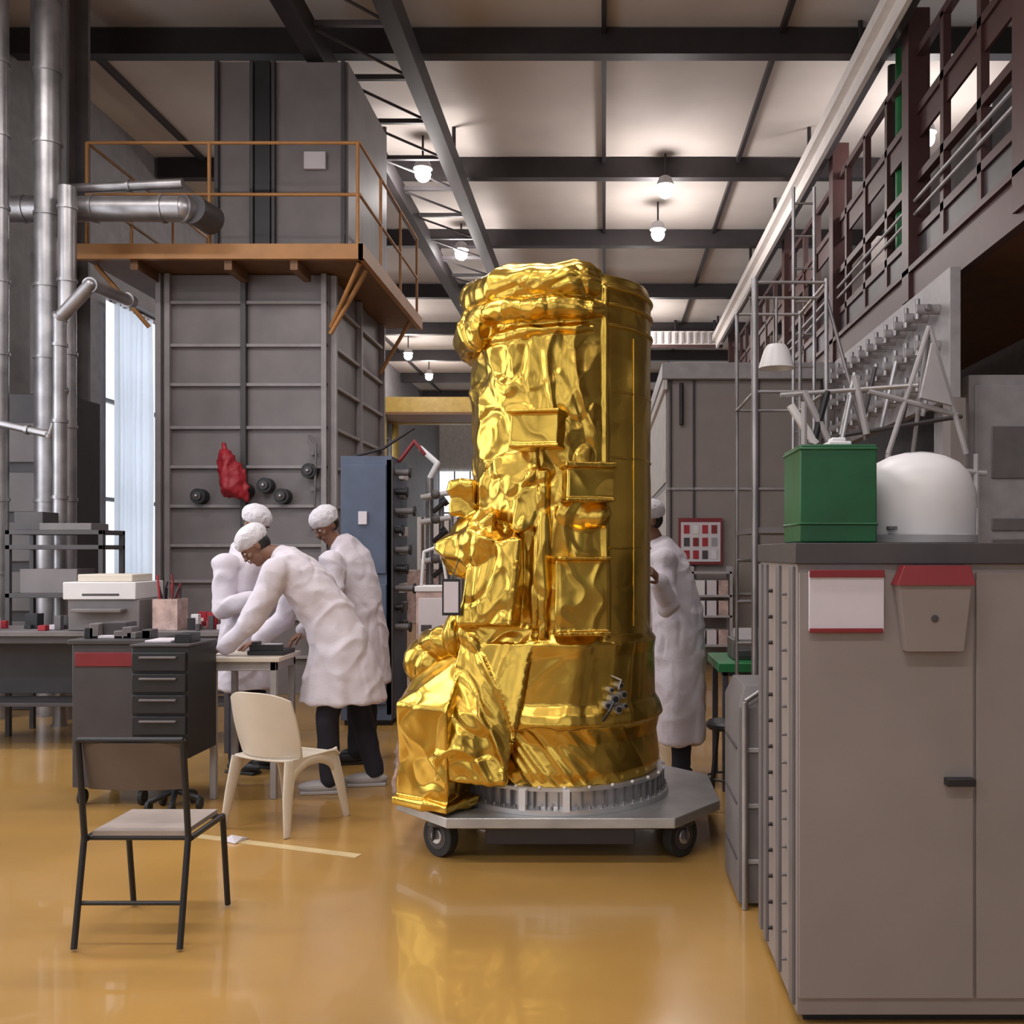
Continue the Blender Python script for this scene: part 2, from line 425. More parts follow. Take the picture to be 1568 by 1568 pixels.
# trolley
t=B('transport_trolley')
oc=[(-1.13,5.33),(-.80,4.97),(.36,4.97),(.63,5.33),(.63,5.95),(.33,6.28),(-.80,6.28),(-1.13,5.95)]
t.prism(oc,.195,.248,'deck')
oc2=[(cx+(x-cx)*.86,5.62+(y-5.62)*.86) for x,y in oc]
t.prism(oc2,.165,.195,'dgrey')
for x,yy in ((-.86,5.16),(.40,5.16),(-.86,6.05),(.40,6.05)):
    t.cyl((x,yy,.165),(x,yy,.196),.07,'dgrey'); 
    for k in(-.035,.035): t.box(x+k-.006,x+k+.006,yy-.05,yy+.05,.09,.18,'dgrey')
    R_=Matrix.Rotation(.9 if x<0 else -.8,3,'Z'); ax=R_@V((1,0,0)); c_=V((x,yy,.108))
    t.cyl(c_-ax*.028,c_+ax*.028,.107,'rubber',seg=28); t.cyl(c_-ax*.036,c_+ax*.036,.04,'alum'); t.cyl(c_-ax*.031,c_+ax*.031,.07,'dgrey',seg=20)
t.box(-.62,.16,5.12,6.1,.07,.166,'dgrey'); t.box(-.9,.4,5.6,5.7,.10,.166,'dgrey')  # dark tray added to imitate the shade under the deck
t.done(.004)

# ------------------------------------------------------------------ people
def make_head(par,c,face,up=(0,0,1)):
    face=V(face).normalized(); up=V(up); up=(up-face*up.dot(face)).normalized(); x=face.cross(up)
    R=Matrix((x,face,up)).transposed().to_4x4(); T=Matrix.Translation(V(c))@R
    h=B('head')
    def tb(c,r): h.ball(T@V(c),r,'skin',seg=20,mx=R.to_3x3())
    tb((0,-.005,.02),(.076,.096,.10)); tb((0,.022,-.06),(.056,.066,.062)); tb((0,.055,-.10),(.026,.028,.022))
    tb((0,.092,-.012),(.011,.016,.03)); tb((0,.102,-.03),(.018,.016,.012)); tb((0,.078,.022),(.055,.018,.012))
    for k in(-1,1): tb((k*.078,-.01,-.01),(.010,.02,.032)); tb((k*.04,.062,-.03),(.022,.02,.02))
    tb((0,.088,-.062),(.026,.010,.008))
    o=h.done(parent=par); remesh(o,.006,2)
    f=B('face_features')
    for k in(-1,1):
        f.ball(T@V((k*.031,.083,.002)),(.014,.008,.008),'eye',seg=12,mx=R.to_3x3()); f.ball(T@V((k*.031,.090,.002)),.005,'hair',seg=8)
        f.ball(T@V((k*.031,.092,.022)),(.018,.006,.004),'hair',seg=10,mx=R.to_3x3())
    f.ball(T@V((0,.097,-.064)),(.022,.006,.006),'lip',seg=12,mx=R.to_3x3())
    f.ball(T@V((0,.098,-.050)),(.024,.007,.005),'hair',seg=12,mx=R.to_3x3())
    f.ball(T@V((0,-.035,.0)),(.079,.075,.075),'hair',seg=20,mx=R.to_3x3())
    f.done(parent=par)
    c2=B('bouffant_cap'); c2.ball(T@V((0,-.02,.062)),(.098,.118,.084),'cap',seg=28,mx=R.to_3x3())
    c2.ball(T@V((0,-.022,.03)),(.092,.105,.045),'cap',seg=28,mx=R.to_3x3())
    o=c2.done(parent=par); remesh(o,.008,2,lambda p:.005*rid(p*24)+.005*noise.noise(p*12))
def make_hand(par,w,d,n,thumb=1):
    w=V(w); d=V(d).normalized(); n=V(n); n=(n-d*n.dot(d)).normalized(); sd=d.cross(n)*thumb
    h=B('hand')
    h.loft([(w-d*.05,.026,.022),(w,.028,.02),(w+d*.04,.040,.017),(w+d*.085,.043,.014),(w+d*.095,.035,.010)],sd,'skin',seg=16)
    for k,(o,L) in enumerate(((.032,.072),(.011,.082),(-.011,.076),(-.031,.060))):
        b=w+d*(.088-abs(o)*.15)+sd*o; pts=[b]; ang=.15
        for seg_,fr in enumerate((.45,.3,.25)):
            ang+=.28; dd=(d*math.cos(ang)+n*math.sin(ang)+sd*o*2.5).normalized(); pts.append(pts[-1]+dd*L*fr)
        h.limb(pts,[.0095,.009,.008,.0068],'skin',seg=10)
    b=w+d*.02+sd*.028; b1=b+(d*.6+sd*.8+n*.25).normalized()*.036; b2=b1+(d*.9+sd*.35+n*.3).normalized()*.030; b3=b2+(d*.9+sd*.1+n*.5).normalized()*.025
    h.limb([b,b1,b2,b3],[.014,.0115,.010,.008],'skin',seg=10)
    o=h.done(parent=par); remesh(o,.0038,1)
def person(P):
    e=empty('technician',(P['hip'][0],P['hip'][1],0))
    side=V(P['side'])
    root=[]
    c=B('lab_coat')
    c.loft(P['torso'],side,'coat',seg=28)
    for sd in('L','R'):
        sh,el_,wr=[V(x) for x in P['arm'+sd]]
        c.limb([sh,(sh+el_)/2,el_,(el_+wr)/2,wr-(wr-el_).normalized()*.03],[.082,.072,.064,.058,.050],'coat')
        c.ball(sh,(.09,.09,.085),'coat')
    def wr_(p):
        low=max(0,min(1,(1.2-p.z)/.5))
        o=.012*rid(V((p.x*4,p.y*4,p.z*2.6))+noise.noise_vector(p*3)*.7)+.006*rid(p*9)+.012*crease(p*4+V((4,4,4)),4)-.008*crease(V((p.x*7,p.y*7,p.z*4)),3)
        return o*(1-low*.4)+low*.024*noise.noise(V((p.x*9,p.y*9,p.z*1.2)))
    o=c.done(); remesh(o,.011,5,wr_); root.append(o)
    n=B('neck'); n.limb([P['torso'][0][0],V(P['head'])-V(P.get('up',(0,0,1)))*.04],[.058,.055],'skin'); root.append(n.done())
    l=B('trousers')
    for sd in('L','R'):
        hp,kn,an=[V(x) for x in P['leg'+sd]]
        l.limb([hp,(hp+kn)/2,kn,(kn+an)/2,an],[.085,.082,.074,.068,.062],'navy')
    o=l.done(); remesh(o,.014,4,lambda p:.006*rid(p*7)); root.append(o)
    s2=B('shoes')
    for sd in('L','R'):
        an=V(P['leg'+sd][2]); td=V(P.get('toe',(-1,0,0))).normalized()
        R=Matrix.Rotation(math.atan2(td.y,td.x),3,'Z')
        b=V((an.x,an.y,0))
        s2.ball(b+td*.06+V((0,0,.045)),(.15,.05,.045),P.get('shoe','black'),seg=18,mx=R); s2.ball(b+V((0,0,.07)),(.055,.05,.06),P.get('shoe','black'),seg=14,mx=R)
        mx=Matrix.Translation(b+td*.055)@R.to_4x4(); s2.box(-.13,.13,-.045,.045,0,.022,P.get('shoe','black'),mx)
    root.append(s2.done(.005))
    before=set(COL.objects)
    make_head(None,P['head'],P['face'],P.get('up',(0,0,1)))
    for sd in('L','R'):
        sh,el_,wr=[V(x) for x in P['arm'+sd]]
        d=P.get('hd'+sd,(wr-el_)); make_hand(None,wr,d,P.get('hn'+sd,(0,0,-1)),P.get('th'+sd,1))
    root+= [x for x in COL.objects if x not in before]
    for o in root:
        o.parent=e; o.matrix_parent_inverse=Matrix.Translation(-e.location)
    return e
person(dict(hip=(-1.76,6.6,0),side=(0,1,0),
 torso=[((-2.21,6.6,1.585),.07,.06),((-2.16,6.6,1.56),.13,.09),((-2.07,6.6,1.47),.215,.12),((-1.97,6.6,1.34),.21,.15),((-1.86,6.6,1.18),.19,.16),((-1.79,6.6,1.03),.20,.18),((-1.77,6.6,.90),.22,.215),((-1.76,6.6,.76),.24,.25),((-1.76,6.6,.60),.26,.28)],
 armR=((-2.13,6.42,1.47),(-2.29,6.36,1.14),(-2.50,6.42,.965)),
 armL=((-2.12,6.80,1.46),(-2.22,6.84,1.14),(-2.40,6.76,.98)),
 hdR=(-.9,.1,-.25),hdL=(-.9,-.1,-.3),
 legR=((-1.79,6.5,.80),(-1.83,6.48,.50),(-1.82,6.5,.09)),legL=((-1.72,6.7,.80),(-1.67,6.72,.50),(-1.57,6.72,.09)),
 head=(-2.345,6.58,1.635),face=(-.75,-.35,-.75),up=(-.5,-.1,.8),toe=(-1,-.15,0),shoe='lgrey'))
person(dict(hip=(-2.62,7.2,0),side=(-.45,1,0),
 torso=[((-2.60,7.2,1.66),.07,.06),((-2.62,7.2,1.63),.13,.09),((-2.64,7.2,1.52),.20,.12),((-2.65,7.2,1.35),.20,.14),((-2.65,7.2,1.15),.18,.145),((-2.64,7.2,.98),.20,.17),((-2.63,7.2,.60),.23,.20)],
 armR=((-2.70,7.02,1.50),(-2.70,6.94,1.20),(-2.46,6.93,1.27)),
 armL=((-2.52,7.38,1.50),(-2.42,7.36,1.2),(-2.28,7.20,1.30)),
 hnR=(0,1,.2),hnL=(0,-1,.2),
 legR=((-2.66,7.12,.8),(-2.65,7.12,.5),(-2.66,7.1,.09)),legL=((-2.6,7.28,.8),(-2.59,7.28,.5),(-2.6,7.3,.09)),
 head=(-2.55,7.17,1.80),face=(.85,-.45,-.45),up=(.2,0,1),toe=(1,-.4,0)))
person(dict(hip=(-1.86,7.5,0),side=(.35,1,0),
 torso=[((-2.04,7.45,1.67),.07,.06),((-2.0,7.46,1.65),.13,.09),((-1.94,7.48,1.54),.20,.12),((-1.90,7.5,1.38),.20,.14),((-1.87,7.5,1.18),.185,.15),((-1.85,7.5,1.0),.20,.17),((-1.85,7.5,.60),.23,.20)],
 armR=((-2.02,7.28,1.52),(-1.98,7.16,1.20),(-2.18,7.05,1.02)),
 armL=((-1.93,7.67,1.52),(-2.02,7.72,1.20),(-2.25,7.6,1.05)),
 legR=((-1.87,7.42,.8),(-1.87,7.42,.5),(-1.87,7.4,.09)),legL=((-1.83,7.58,.8),(-1.83,7.58,.5),(-1.83,7.6,.09)),
 head=(-2.11,7.42,1.80),face=(-.55,-.65,-.55),up=(-.2,-.1,1),toe=(-1,-.2,0)))
person(dict(hip=(.50,6.85,0),side=(.1,1,0),
 torso=[((.36,6.85,1.68),.07,.06),((.38,6.85,1.65),.13,.09),((.43,6.85,1.55),.20,.12),((.48,6.85,1.38),.20,.15),((.51,6.85,1.18),.19,.165),((.52,6.85,1.0),.20,.175),((.53,6.85,.62),.215,.18),((.53,6.85,.28),.215,.175)],
 armR=((.40,6.66,1.53),(.42,6.53,1.24),(.36,6.40,1.42)),
 armL=((.40,7.05,1.53),(.40,7.0,1.24),(.20,6.9,1.40)),
 hdR=(-.5,-.5,.5),hnR=(-1,0,0),
 legR=((.52,6.77,.8),(.53,6.77,.5),(.53,6.76,.09)),legL=((.54,6.93,.8),(.55,6.93,.5),(.55,6.94,.09)),
 head=(.305,6.83,1.82),face=(-.9,-.3,-.2),up=(0,0,1),toe=(-1,-.5,0)))

# ------------------------------------------------------------------ tower on the left
t=B('vacuum_chamber_tower')
X0,X1,Y0,Y1=-5.02,-3.08,11,13.5
t.box(X0,X1,Y0,Y1,0,4.71,'tower')
for z in (.42,.85,1.27,1.67,2.11,2.55,2.99,3.47,3.91,4.39):
    t.box(X0+.1,X1-.02,Y0-.05,Y0,z-.018,z+.018,'tower2'); t.box(X1,X1+.05,Y0+.1,Y1,z-.018,z+.018,'tower2')
for x in (X0+.04,X0+.14,-4.03,X1-.05): t.box(x-.03,x+.03,Y0-.07,Y0,0,4.71,'dgrey' if x==-4.03 else 'tower2')
for yy in (Y0+.05,12.2,Y1-.05): t.box(X1,X1+.07,yy-.03,yy+.03,0,4.71,'tower2')
for x,z in ((-4.51,2.22),(-3.77,2.34),(-3.58,2.22),(-4.0,2.28),(-3.28,2.50)):
    t.cyl((x,Y0-.14,z),(x,Y0,z),.085,'black'); t.cyl((x,Y0-.17,z),(x,Y0-.13,z),.05,'dgrey'); t.ball((x,Y0-.18,z),.02,'alum')
for z in (1.9,2.3,2.7): t.cyl((-3.25,Y0-.1,z),(-3.25,Y0,z),.03,'mgrey')
t.tube([(-3.22,Y0-.1,2.1),(-3.2,Y0-.12,2.8),(-3.3,Y0-.05,2.9)],.015,'mgrey')
t.done(.006)
r=B('red_bag'); r.hull([V((-4.24,10.76,2.6)),V((-3.94,10.76,2.5)),V((-4.1,10.60,2.3)),V((-3.9,10.76,2.15)),V((-4.18,10.76,2.22)),V((-4.14,10.66,2.65)),V((-4.16,10.72,2.78)),V((-4.0,10.79,2.3)),V((-4.2,10.79,2.6))],'red')
o=r.done(); remesh(o,.02,3,lambda p:.02*rid(p*9)+.012*rid(p*20))
u=B('upper_chamber'); u.box(-4.5,-2.95,11.3,13.3,4.845,7.25,'tower'); u.box(-4.02,-3.84,11.26,11.3,4.845,7.25,'black')
for x in(-4.45,-4.05,-3.8,-3.0): u.box(x-.02,x+.02,11.24,11.3,4.845,7.25,'dgrey')
u.box(-3.45,-3.2,11.25,11.3,6.0,6.2,'paper'); u.done(.005)
p=B('platform_with_railing')
p.box(-5.55,-2.6,10.4,13.7,4.72,4.84,'plat'); p.box(-5.6,-2.55,10.36,10.42,4.70,4.86,'orange'); p.box(-2.6,-2.54,10.36,13.7,4.70,4.86,'orange')
for x in (-5.5,-4.2,-2.62): p.cyl((x,10.42,4.84),(x,10.42,5.95),.020,'orange')
for z in (5.40,5.95): 
    p.cyl((-5.5,10.42,z),(-2.6,10.42,z),.018,'orange'); p.cyl((-2.6,10.42,z),(-2.6,13.6,z),.018,'orange'); p.cyl((-5.5,10.42,z),(-5.5,13.6,z),.018,'orange')
for yy in (11.4,12.5,13.6): p.cyl((-2.6,yy,4.84),(-2.6,yy,5.95),.018,'orange'); p.cyl((-5.5,yy,4.84),(-5.5,yy,5.95),.018,'orange')
for yy in (10.8,13.2): p.cyl((-2.62,yy,4.7),(-3.02,yy,4.0),.025,'orange')
p.cyl((-2.62,10.5,4.7),(-3.04,10.9,4.1),.025,'orange'); p.cyl((-5.5,10.6,4.7),(-5.06,10.9,4.1),.025,'orange')
for x in (-5,-4,-3.3): p.box(x-.04,x+.04,10.42,10.9,4.6,4.72,'plat')
p.done()
d=B('ventilation_duct')
def duct(pts,r):
    d.tube(pts,r,'silver',seg=24)
    for a,b in zip(pts,pts[1:]):
        a=V(a);b=V(b);L=(b-a).length;t_=(b-a)/L;k=int(L/.7)
        for i in range(k+1):
            c_=a+t_*(i*.7); d.cyl(c_-t_*.015,c_+t_*.015,r+.012,'silver',seg=24)
duct([(-7.3,10.0,5.10),(-4.3,10.0,5.10),(-4.15,10.25,5.10)],.13)
d.cyl((-4.2,10.0,5.1),(-4.12,10.3,5.08),.15,'dgrey',seg=20)
duct([(-5.55,10.0,5.3),(-4.3,10.0,5.36)],.05)
duct([(-5.0,9.0,0),(-5.0,9.0,3.75),(-4.72,9.0,4.05),(-4.72,9.8,4.1)],.06)
duct([(-5.15,9.4,0),(-5.15,9.4,5.1)],.08)
duct([(-5.45,9.6,0),(-5.45,9.6,8.05)],.12)
duct([(-5.8,9.4,0),(-5.8,9.4,8.05)],.08)
duct([(-6.1,9.2,2.9),(-5.2,9.2,2.7),(-4.95,9.0,3.1)],.035)
d.done()
c=B('equipment_rack'); c.box(-6.9,-5.45,9.9,10.6,0,3.2,'dgrey')
for z in(.5,1,1.5,2,2.5): c.box(-6.85,-5.5,9.86,9.9,z,z+.4,'tower')
c.done(.01)
c=B('steel_column'); c.box(-6.15,-6.05,10.8,11.2,0,ZC-.01,'tower'); c.box(-6.3,-5.9,10.75,10.8,0,ZC-.01,'mgrey'); c.box(-6.3,-5.9,11.2,11.25,0,ZC-.01,'mgrey'); c.done()

c=B('blue_electronics_cabinet'); c.box(-2.42,-1.95,9.0,9.7,0.05,2.48,'blue'); c.box(-2.40,-2.0,8.98,9.0,1.4,2.4,'blue'); c.box(-2.25,-2.17,8.96,8.99,1.85,1.97,'paper')
c.box(-2.38,-2.0,8.98,9.0,.2,1.3,'blue'); c.box(-2.4,-1.98,9.05,9.65,0,.06,'black')
for i in range(9):
    z=.9+i*.18; ln=(.13,.06,.17,.10)[i%4]; c.cyl((-1.95,9.15,z),(-1.95+ln,9.15,z),.03,'black' if i%2 else 'mgrey'); c.cyl((-1.95+ln,9.15,z),(-1.93+ln,9.15,z),.05,'black')
    c.box(-1.95,-1.90,9.3,9.5,z-.05,z+.04,('dgrey','mgrey','white')[i%3])
c.box(-2.0,-1.94,9.0,9.06,.1,2.45,'dgrey')
c.tube([(-1.95,9.3,2.45),(-1.80,9.3,2.65),(-1.70,9.3,2.52)],.018,'dred'); c.tube([(-2.4,9.3,2.5),(-2.1,9.3,2.58),(-1.8,9.3,2.78)],.015,'dark')
c.done(.006)
c=B('vacuum_pump_stand')
for x,r,z in ((-1.78,.04,2.35),(-1.66,.028,2.2),(-1.56,.025,2.0)): c.cyl((x,10,0),(x,10,z),r,'silver')
for z in (.6,1.2,1.5,1.9,2.15): c.cyl((-1.85,9.9,z),(-1.55,9.9,z+.05),.028,'white'); c.ball((-1.70,9.88,z+.03),.05,'mgrey')
for z in (1.35,1.7,2.0): c.cyl((-1.72,9.85,z),(-1.6,9.85,z+.1),.025,'dark'); c.cyl((-1.62,9.84,z+.09),(-1.58,9.84,z+.12),.045,'black')
c.ball((-1.7,10,1.0),(.12,.12,.2),'mgrey'); c.box(-1.9,-1.5,9.8,10.2,0,.5,'mgrey')
c.tube([(-1.78,10,2.35),(-1.7,10,2.5),(-1.95,10.4,2.7)],.03,'white')
c.done()
c=B('storage_crates')
for i,(x,z,m) in enumerate(((-4.6,0,'pink'),(-3.3,0,'white'),(-4.2,1.2,'beam'),(-2.2,0,'yellow'),(-1.1,0,'lgrey'),(-3.1,1.2,'white'))):
    c.box(x,x+1.05,22,23,z,z+1.18,m)
    for k in(.1,.9): c.box(x+k,x+k+.06,21.96,22,z,z+1.18,'wood')
c.done(.01)
c=B('crumpled_plastic_sheet')
c.hull([V((-1.38,6.35,0.03)),V((-1.16,6.35,.03)),V((-1.38,6.6,.03)),V((-1.16,6.6,.03)),V((-1.32,6.4,.62)),V((-1.20,6.5,.72)),V((-1.16,6.4,.6)),V((-1.36,6.55,.45))],'pink')
o=c.done(); remesh(o,.012,2,lambda p:.03*rid(p*6)+.02*rid(p*14)-.025)
c=B('instrument_case'); c.box(-1.42,-1.15,7.4,7.7,.0,1.30,'pink'); c.box(-1.43,-1.14,7.39,7.71,1.30,1.34,'white'); c.box(-1.40,-1.17,7.385,7.4,.9,1.25,'paper'); c.box(-1.38,-1.3,7.38,7.39,1.0,1.05,'dgrey'); c.tube([(-1.4,7.5,1.34),(-1.38,7.5,1.6),(-1.25,7.5,1.65),(-1.2,7.5,1.34)],.012,'white'); c.done(.01)

# ------------------------------------------------------------------ left furniture
def table(name,x0,x1,y0,y1,z,m,leg='lgrey',th=.04,ap=.06):
    t=B(name); t.box(x0,x1,y0,y1,z-th,z,m); t.box(x0+.03,x1-.03,y0+.03,y1-.03,z-th-ap,z-th,leg)
    for x in(x0+.05,x1-.05):
        for yy in(y0+.05,y1-.05): t.box(x-.02,x+.02,yy-.02,yy+.02,0,z-th,leg)
    return t
t=table('work_table',-2.58,-2.09,6.30,6.76,.92,'cream','lgrey',.03); t.done(.004)
t=B('instrument_tray'); t.box(-2.34,-2.10,6.42,6.66,.922,.95,'black'); t.box(-2.33,-2.11,6.43,6.45,.95,.99,'black'); t.box(-2.28,-2.16,6.50,6.60,.95,.985,'white'); t.box(-2.33,-2.29,6.47,6.55,.95,1.005,'dgrey'); t.done(.003)
t=B('paper_sheet'); t.box(-2.56,-2.44,6.31,6.37,.921,.924,'paper'); t.done()
t=table('long_workbench',-5.7,-2.95,7.75,8.4,.97,'mgrey','dgrey'); t.box(-5.6,-3.05,7.9,8.3,.35,.38,'dgrey'); t.box(-5.6,-3.05,8.3,8.34,.4,.85,'dgrey'); t.done(.004)
t=B('laser_printer'); t.box(-4.27,-3.70,7.8,8.25,.972,1.22,'mgrey'); t.box(-4.30,-3.72,7.78,8.27,1.22,1.36,'white'); t.box(-4.22,-3.78,7.85,8.2,1.36,1.42,'cream'); t.box(-4.2,-3.8,7.7,7.8,1.12,1.15,'mgrey'); t.box(-4.15,-3.85,7.775,7.79,1.25,1.27,'dgrey')
t.done(.015)
t=B('pen_container'); t.box(-3.62,-3.42,7.85,8.05,.972,1.22,'pink'); 
for i in range(14):
    x=-3.6+random.random()*.16; yy=7.87+random.random()*.15; t.cyl((x,yy,1.2),(x+random.uniform(-.05,.05),yy,1.3+random.random()*.14),.009,random.choice(['black','red','dred','dgrey']),seg=6)
t.done()
t=B('bench_clutter')
for i in range(70):
    x=-3.38+random.random()*.36 if i<34 else -5.5+random.random()*1.9; yy=7.78+random.random()*.5
    if -4.40<x<-3.40: continue
    w_=.03+random.random()*.07; h_=.02+random.random()*.12
    t.box(x,x+w_,yy,yy+w_,.972,.972+h_,random.choice(['red','white','black','paper','dgrey','black','dred','mgrey']))
t.done(.002)
t=B('side_shelf_unit'); 
for z in(.6,1.2,1.62,1.75): t.box(-5.2,-4.35,8.5,8.9,z,z+.04,'dgrey')
for x in(-5.18,-4.37): 
    for yy in(8.52,8.88): t.box(x-.02,x+.02,yy-.02,yy+.02,0,1.79,'dgrey')
t.box(-5.1,-4.6,8.55,8.85,1.24,1.45,'tower'); t.box(-4.9,-4.45,8.5,8.8,1.79,1.85,'mgrey'); t.box(-5.15,-4.9,8.55,8.8,1.79,1.95,'dgrey'); t.done(.003)
t=B('tool_cabinet'); t.box(-3.34,-2.87,6.15,6.65,.12,1.02,'dgrey'); t.box(-3.36,-2.86,6.13,6.67,1.02,1.05,'dgrey'); t.box(-3.32,-2.89,6.14,6.15,.88,.97,'dred')
for x in(-3.3,-2.92):
    for yy in(6.2,6.6): t.cyl((x-.015,yy,.05),(x+.015,yy,.05),.05,'rubber'); t.cyl((x,yy,.05),(x,yy,.13),.012,'alum')
t.box(-3.25,-3.0,6.2,6.5,1.05,1.07,'paper'); t.box(-3.2,-3.05,6.25,6.4,1.07,1.15,'dgrey')
for i in range(7):
    x=-3.3+random.random()*.38; t.box(x,x+.06,6.2,6.3,1.05,1.08+random.random()*.08,random.choice(['black','mgrey','dgrey']))
t.done(.008)
t=B('drawer_cart'); t.box(-2.83,-2.49,5.87,6.29,.36,1.03,'black'); t.box(-2.84,-2.48,5.86,6.295,1.03,1.045,'dgrey')
t.cyl((-2.66,6.08,.1),(-2.66,6.08,.38),.03,'black')
for i in range(5):
    z=.38+i*.127; t.box(-2.82,-2.50,5.845,5.87,z,z+.11,'black'); t.box(-2.77,-2.55,5.825,5.846,z+.075,z+.088,'mgrey')
for a in range(5):
    an=a*2*math.pi/5; p_=V((-2.66+.15*math.cos(an),6.08+.17*math.sin(an),.07)); t.cyl((-2.66,6.08,.12),p_,.018,'black'); t.cyl(p_-V((.012,0,.03)),p_+V((.012,0,-.03)),.04,'rubber')
t.box(-2.80,-2.64,5.97,6.17,1.045,1.06,'paper'); t.box(-2.62,-2.52,5.97,6.12,1.045,1.10,'black')
t.done(.004)
c=B('metal_frame_chair')
x0,x1=-2.11,-1.71
vs=[];fs=[];n=10
for i in range(n+1):
    t_=i/n; x=x0+(x1-x0)*t_; yy=3.98-.03*math.sin(math.pi*t_)
    for z,dy in((.63,.03),(.83,-.02)): vs+=[V((x,yy+dy,z)),V((x,yy+dy+.015,z))]
for i in range(n):
    a=i*4;b=a+4; fs+=[(a,b,b+2,a+2),(a+1,a+3,b+3,b+1),(a,a+1,b+1,b),(a+2,b+2,b+3,a+3)]
fs+=[(0,2,3,1),(n*4,n*4+1,n*4+3,n*4+2)]
c.faces(vs,fs,'wood')
c.box(x0+.01,x1-.01,4.02,4.36,.435,.455,'seatm')
for x in(x0-.012,x1+.012):
    c.tube([(x,3.92,0.01),(x,4.0,.44),(x,3.98,.60),(x,3.95,.84)],.013,'black'); c.tube([(x,4.02,.425),(x,4.36,.425),(x,4.42,0.01)],.013,'black')
c.cyl((x0,4.03,.425),(x1,4.03,.425),.011,'black'); c.cyl((x0,4.35,.425),(x1,4.35,.425),.011,'black'); c.cyl((x0,3.96,.18),(x1,3.96,.18),.009,'black'); c.cyl((x0-.012,3.95,.84),(x1+.012,3.95,.84),.013,'black')
c.done()
def plastic_chair(loc,rz):
    c=B('white_plastic_chair'); m='cream'
    N_=10; o_=(N_+1)**2
    def zs(u,v): return .44-.025*(1-(2*u-1)**2)*(.4+.6*v)- (.03*max(0,(v-.85)/.15)**2)
    def shell(vs):
        fs=[]
        for i in range(N_):
            for j in range(N_):
                a=i*(N_+1)+j; fs.append((a,a+N_+1,a+N_+2,a+1)); fs.append((a+o_,a+1+o_,a+N_+2+o_,a+N_+1+o_))
        for i in range(N_):
            a=i*(N_+1); fs.append((a,a+o_,a+N_+1+o_,a+N_+1)); a+=N_; fs.append((a,a+N_+1,a+N_+1+o_,a+o_))
            a=i; fs.append((a,a+1,a+1+o_,a+o_)); a=N_*(N_+1)+i; fs.append((a,a+o_,a+1+o_,a+1))
        c.faces(vs,fs,m)
    vs=[]
    for k,off in((0,0),(1,-.014)):
        for i in range(N_+1):
            for j in range(N_+1):
                u=i/N_;v=j/N_; w_=.215+.02*v; vs.append(V(((2*u-1)*w_,-.21+.43*v,zs(u,v)+off)))
    shell(vs)
    vs=[]
    for k in(0,1):
        for i in range(N_+1):
            for j in range(N_+1):
                u=2*i/N_-1; v=j/N_
                wd=.23+.015*math.sin(v*3.1); zt=.44+ (.40-.05*abs(u)**3)*v
                vs.append(V((u*wd, -.20-.10*v+.085*u*u - k*.014, zt)))
    shell(vs)
    for sx in(-1,1):
        for sy,yb,yt in((-1,-.27,-.19),(1,.27,.17)):
            top_=V((sx*.205,yt,.43)); bot=V((sx*.245,yb,.0)); mid=V((sx*.222,(yb*.6+yt*.4),.22))
            c.loft([(top_,.055,.016),(mid,.040,.018),(bot,.024,.015)],(0,1,0),m,seg=12)
        pts=[]
        for i in range(9):
            t_=i/8; yy=-.22+.42*t_; z=.30+.11*math.sin(math.pi*t_)**.6 
            pts.append((V((sx*.218,yy,z+.0)),.030,.010))
        c.loft(pts,(0,0,1),m,seg=10)
        c.box(sx*.215-.01,sx*.215+.01,-.2,.2,.38,.44,m)
    c.box(-.2,.2,.2,.215,.37,.42,m)
    return c.done(.004,loc=loc,rotz=rz,scale=.96)
plastic_chair((-1.88,5.80,0),math.radians(-24))

# ------------------------------------------------------------------ right side
c=B('clean_room_booth'); c.box(.9,3.3,14,19,0,4.05,'grey'); c.box(.82,3.34,13.85,19.1,4.05,4.28,'lgrey'); c.box(.84,.9,13.9,19,3.9,4.05,'wall_l')
for x in(.95,1.28,2.2,3.1): c.box(x-.015,x+.015,13.96,14,0,4.05,'dgrey')
for z in(1.0,2.5): c.box(.9,3.3,13.96,14,z-.02,z+.02,'lgrey')
c.box(.88,.9,14.1,18.9,2.6,3.9,'wall_l'); c.cyl((1.1,13.93,3.4),(1.1,13.93,4.0),.03,'dark'); c.box(.88,.9,14.1,19,.2,2.5,'wall_l')
c.done(.01)
c=B('notice_board'); c.box(1.06,1.68,13.9,13.955,1.42,2.08,'dred'); c.box(1.09,1.65,13.885,13.9,1.46,2.02,'paper')
for i in range(4):
    for j in range(3): c.box(1.13+i*.13,1.21+i*.13,13.875,13.886,1.5+j*.18,1.62+j*.18,random.choice(['red','dgrey','dred','white','lgrey']))
c.done()
c=B('supply_shelf')
for z in(.3,.7,.98,1.3): c.box(1.2,1.75,13.4,13.8,z,z+.03,'lgrey')
for x in(1.21,1.74): c.box(x-.02,x+.02,13.4,13.44,0,1.4,'lgrey'); c.box(x-.02,x+.02,13.76,13.8,0,1.4,'lgrey')
for z in(.33,.73,1.01): 
    for k in range(3): c.box(1.25+k*.16,1.38+k*.16,13.42,13.7,z,z+.2,['white','paper','pink'][k])
c.done()
t=table('green_table',.76,1.7,6.5,7.2,.86,'gtab','dgrey',.06,.03); t.done(.004)
t=B('desktop_printer'); t.box(.88,1.2,6.7,7.0,.862,1.0,'mgrey'); t.box(.90,1.1,6.68,6.7,.88,.93,'dgrey'); t.hull([V((.9,6.72,1.0)),V((1.18,6.72,1.0)),V((.9,6.98,1.0)),V((1.18,6.98,1.0)),V((.92,6.9,1.06)),V((1.16,6.9,1.06)),V((.92,6.97,1.06)),V((1.16,6.97,1.06))],'lgrey'); t.done(.006)
t=B('lab_stool'); 
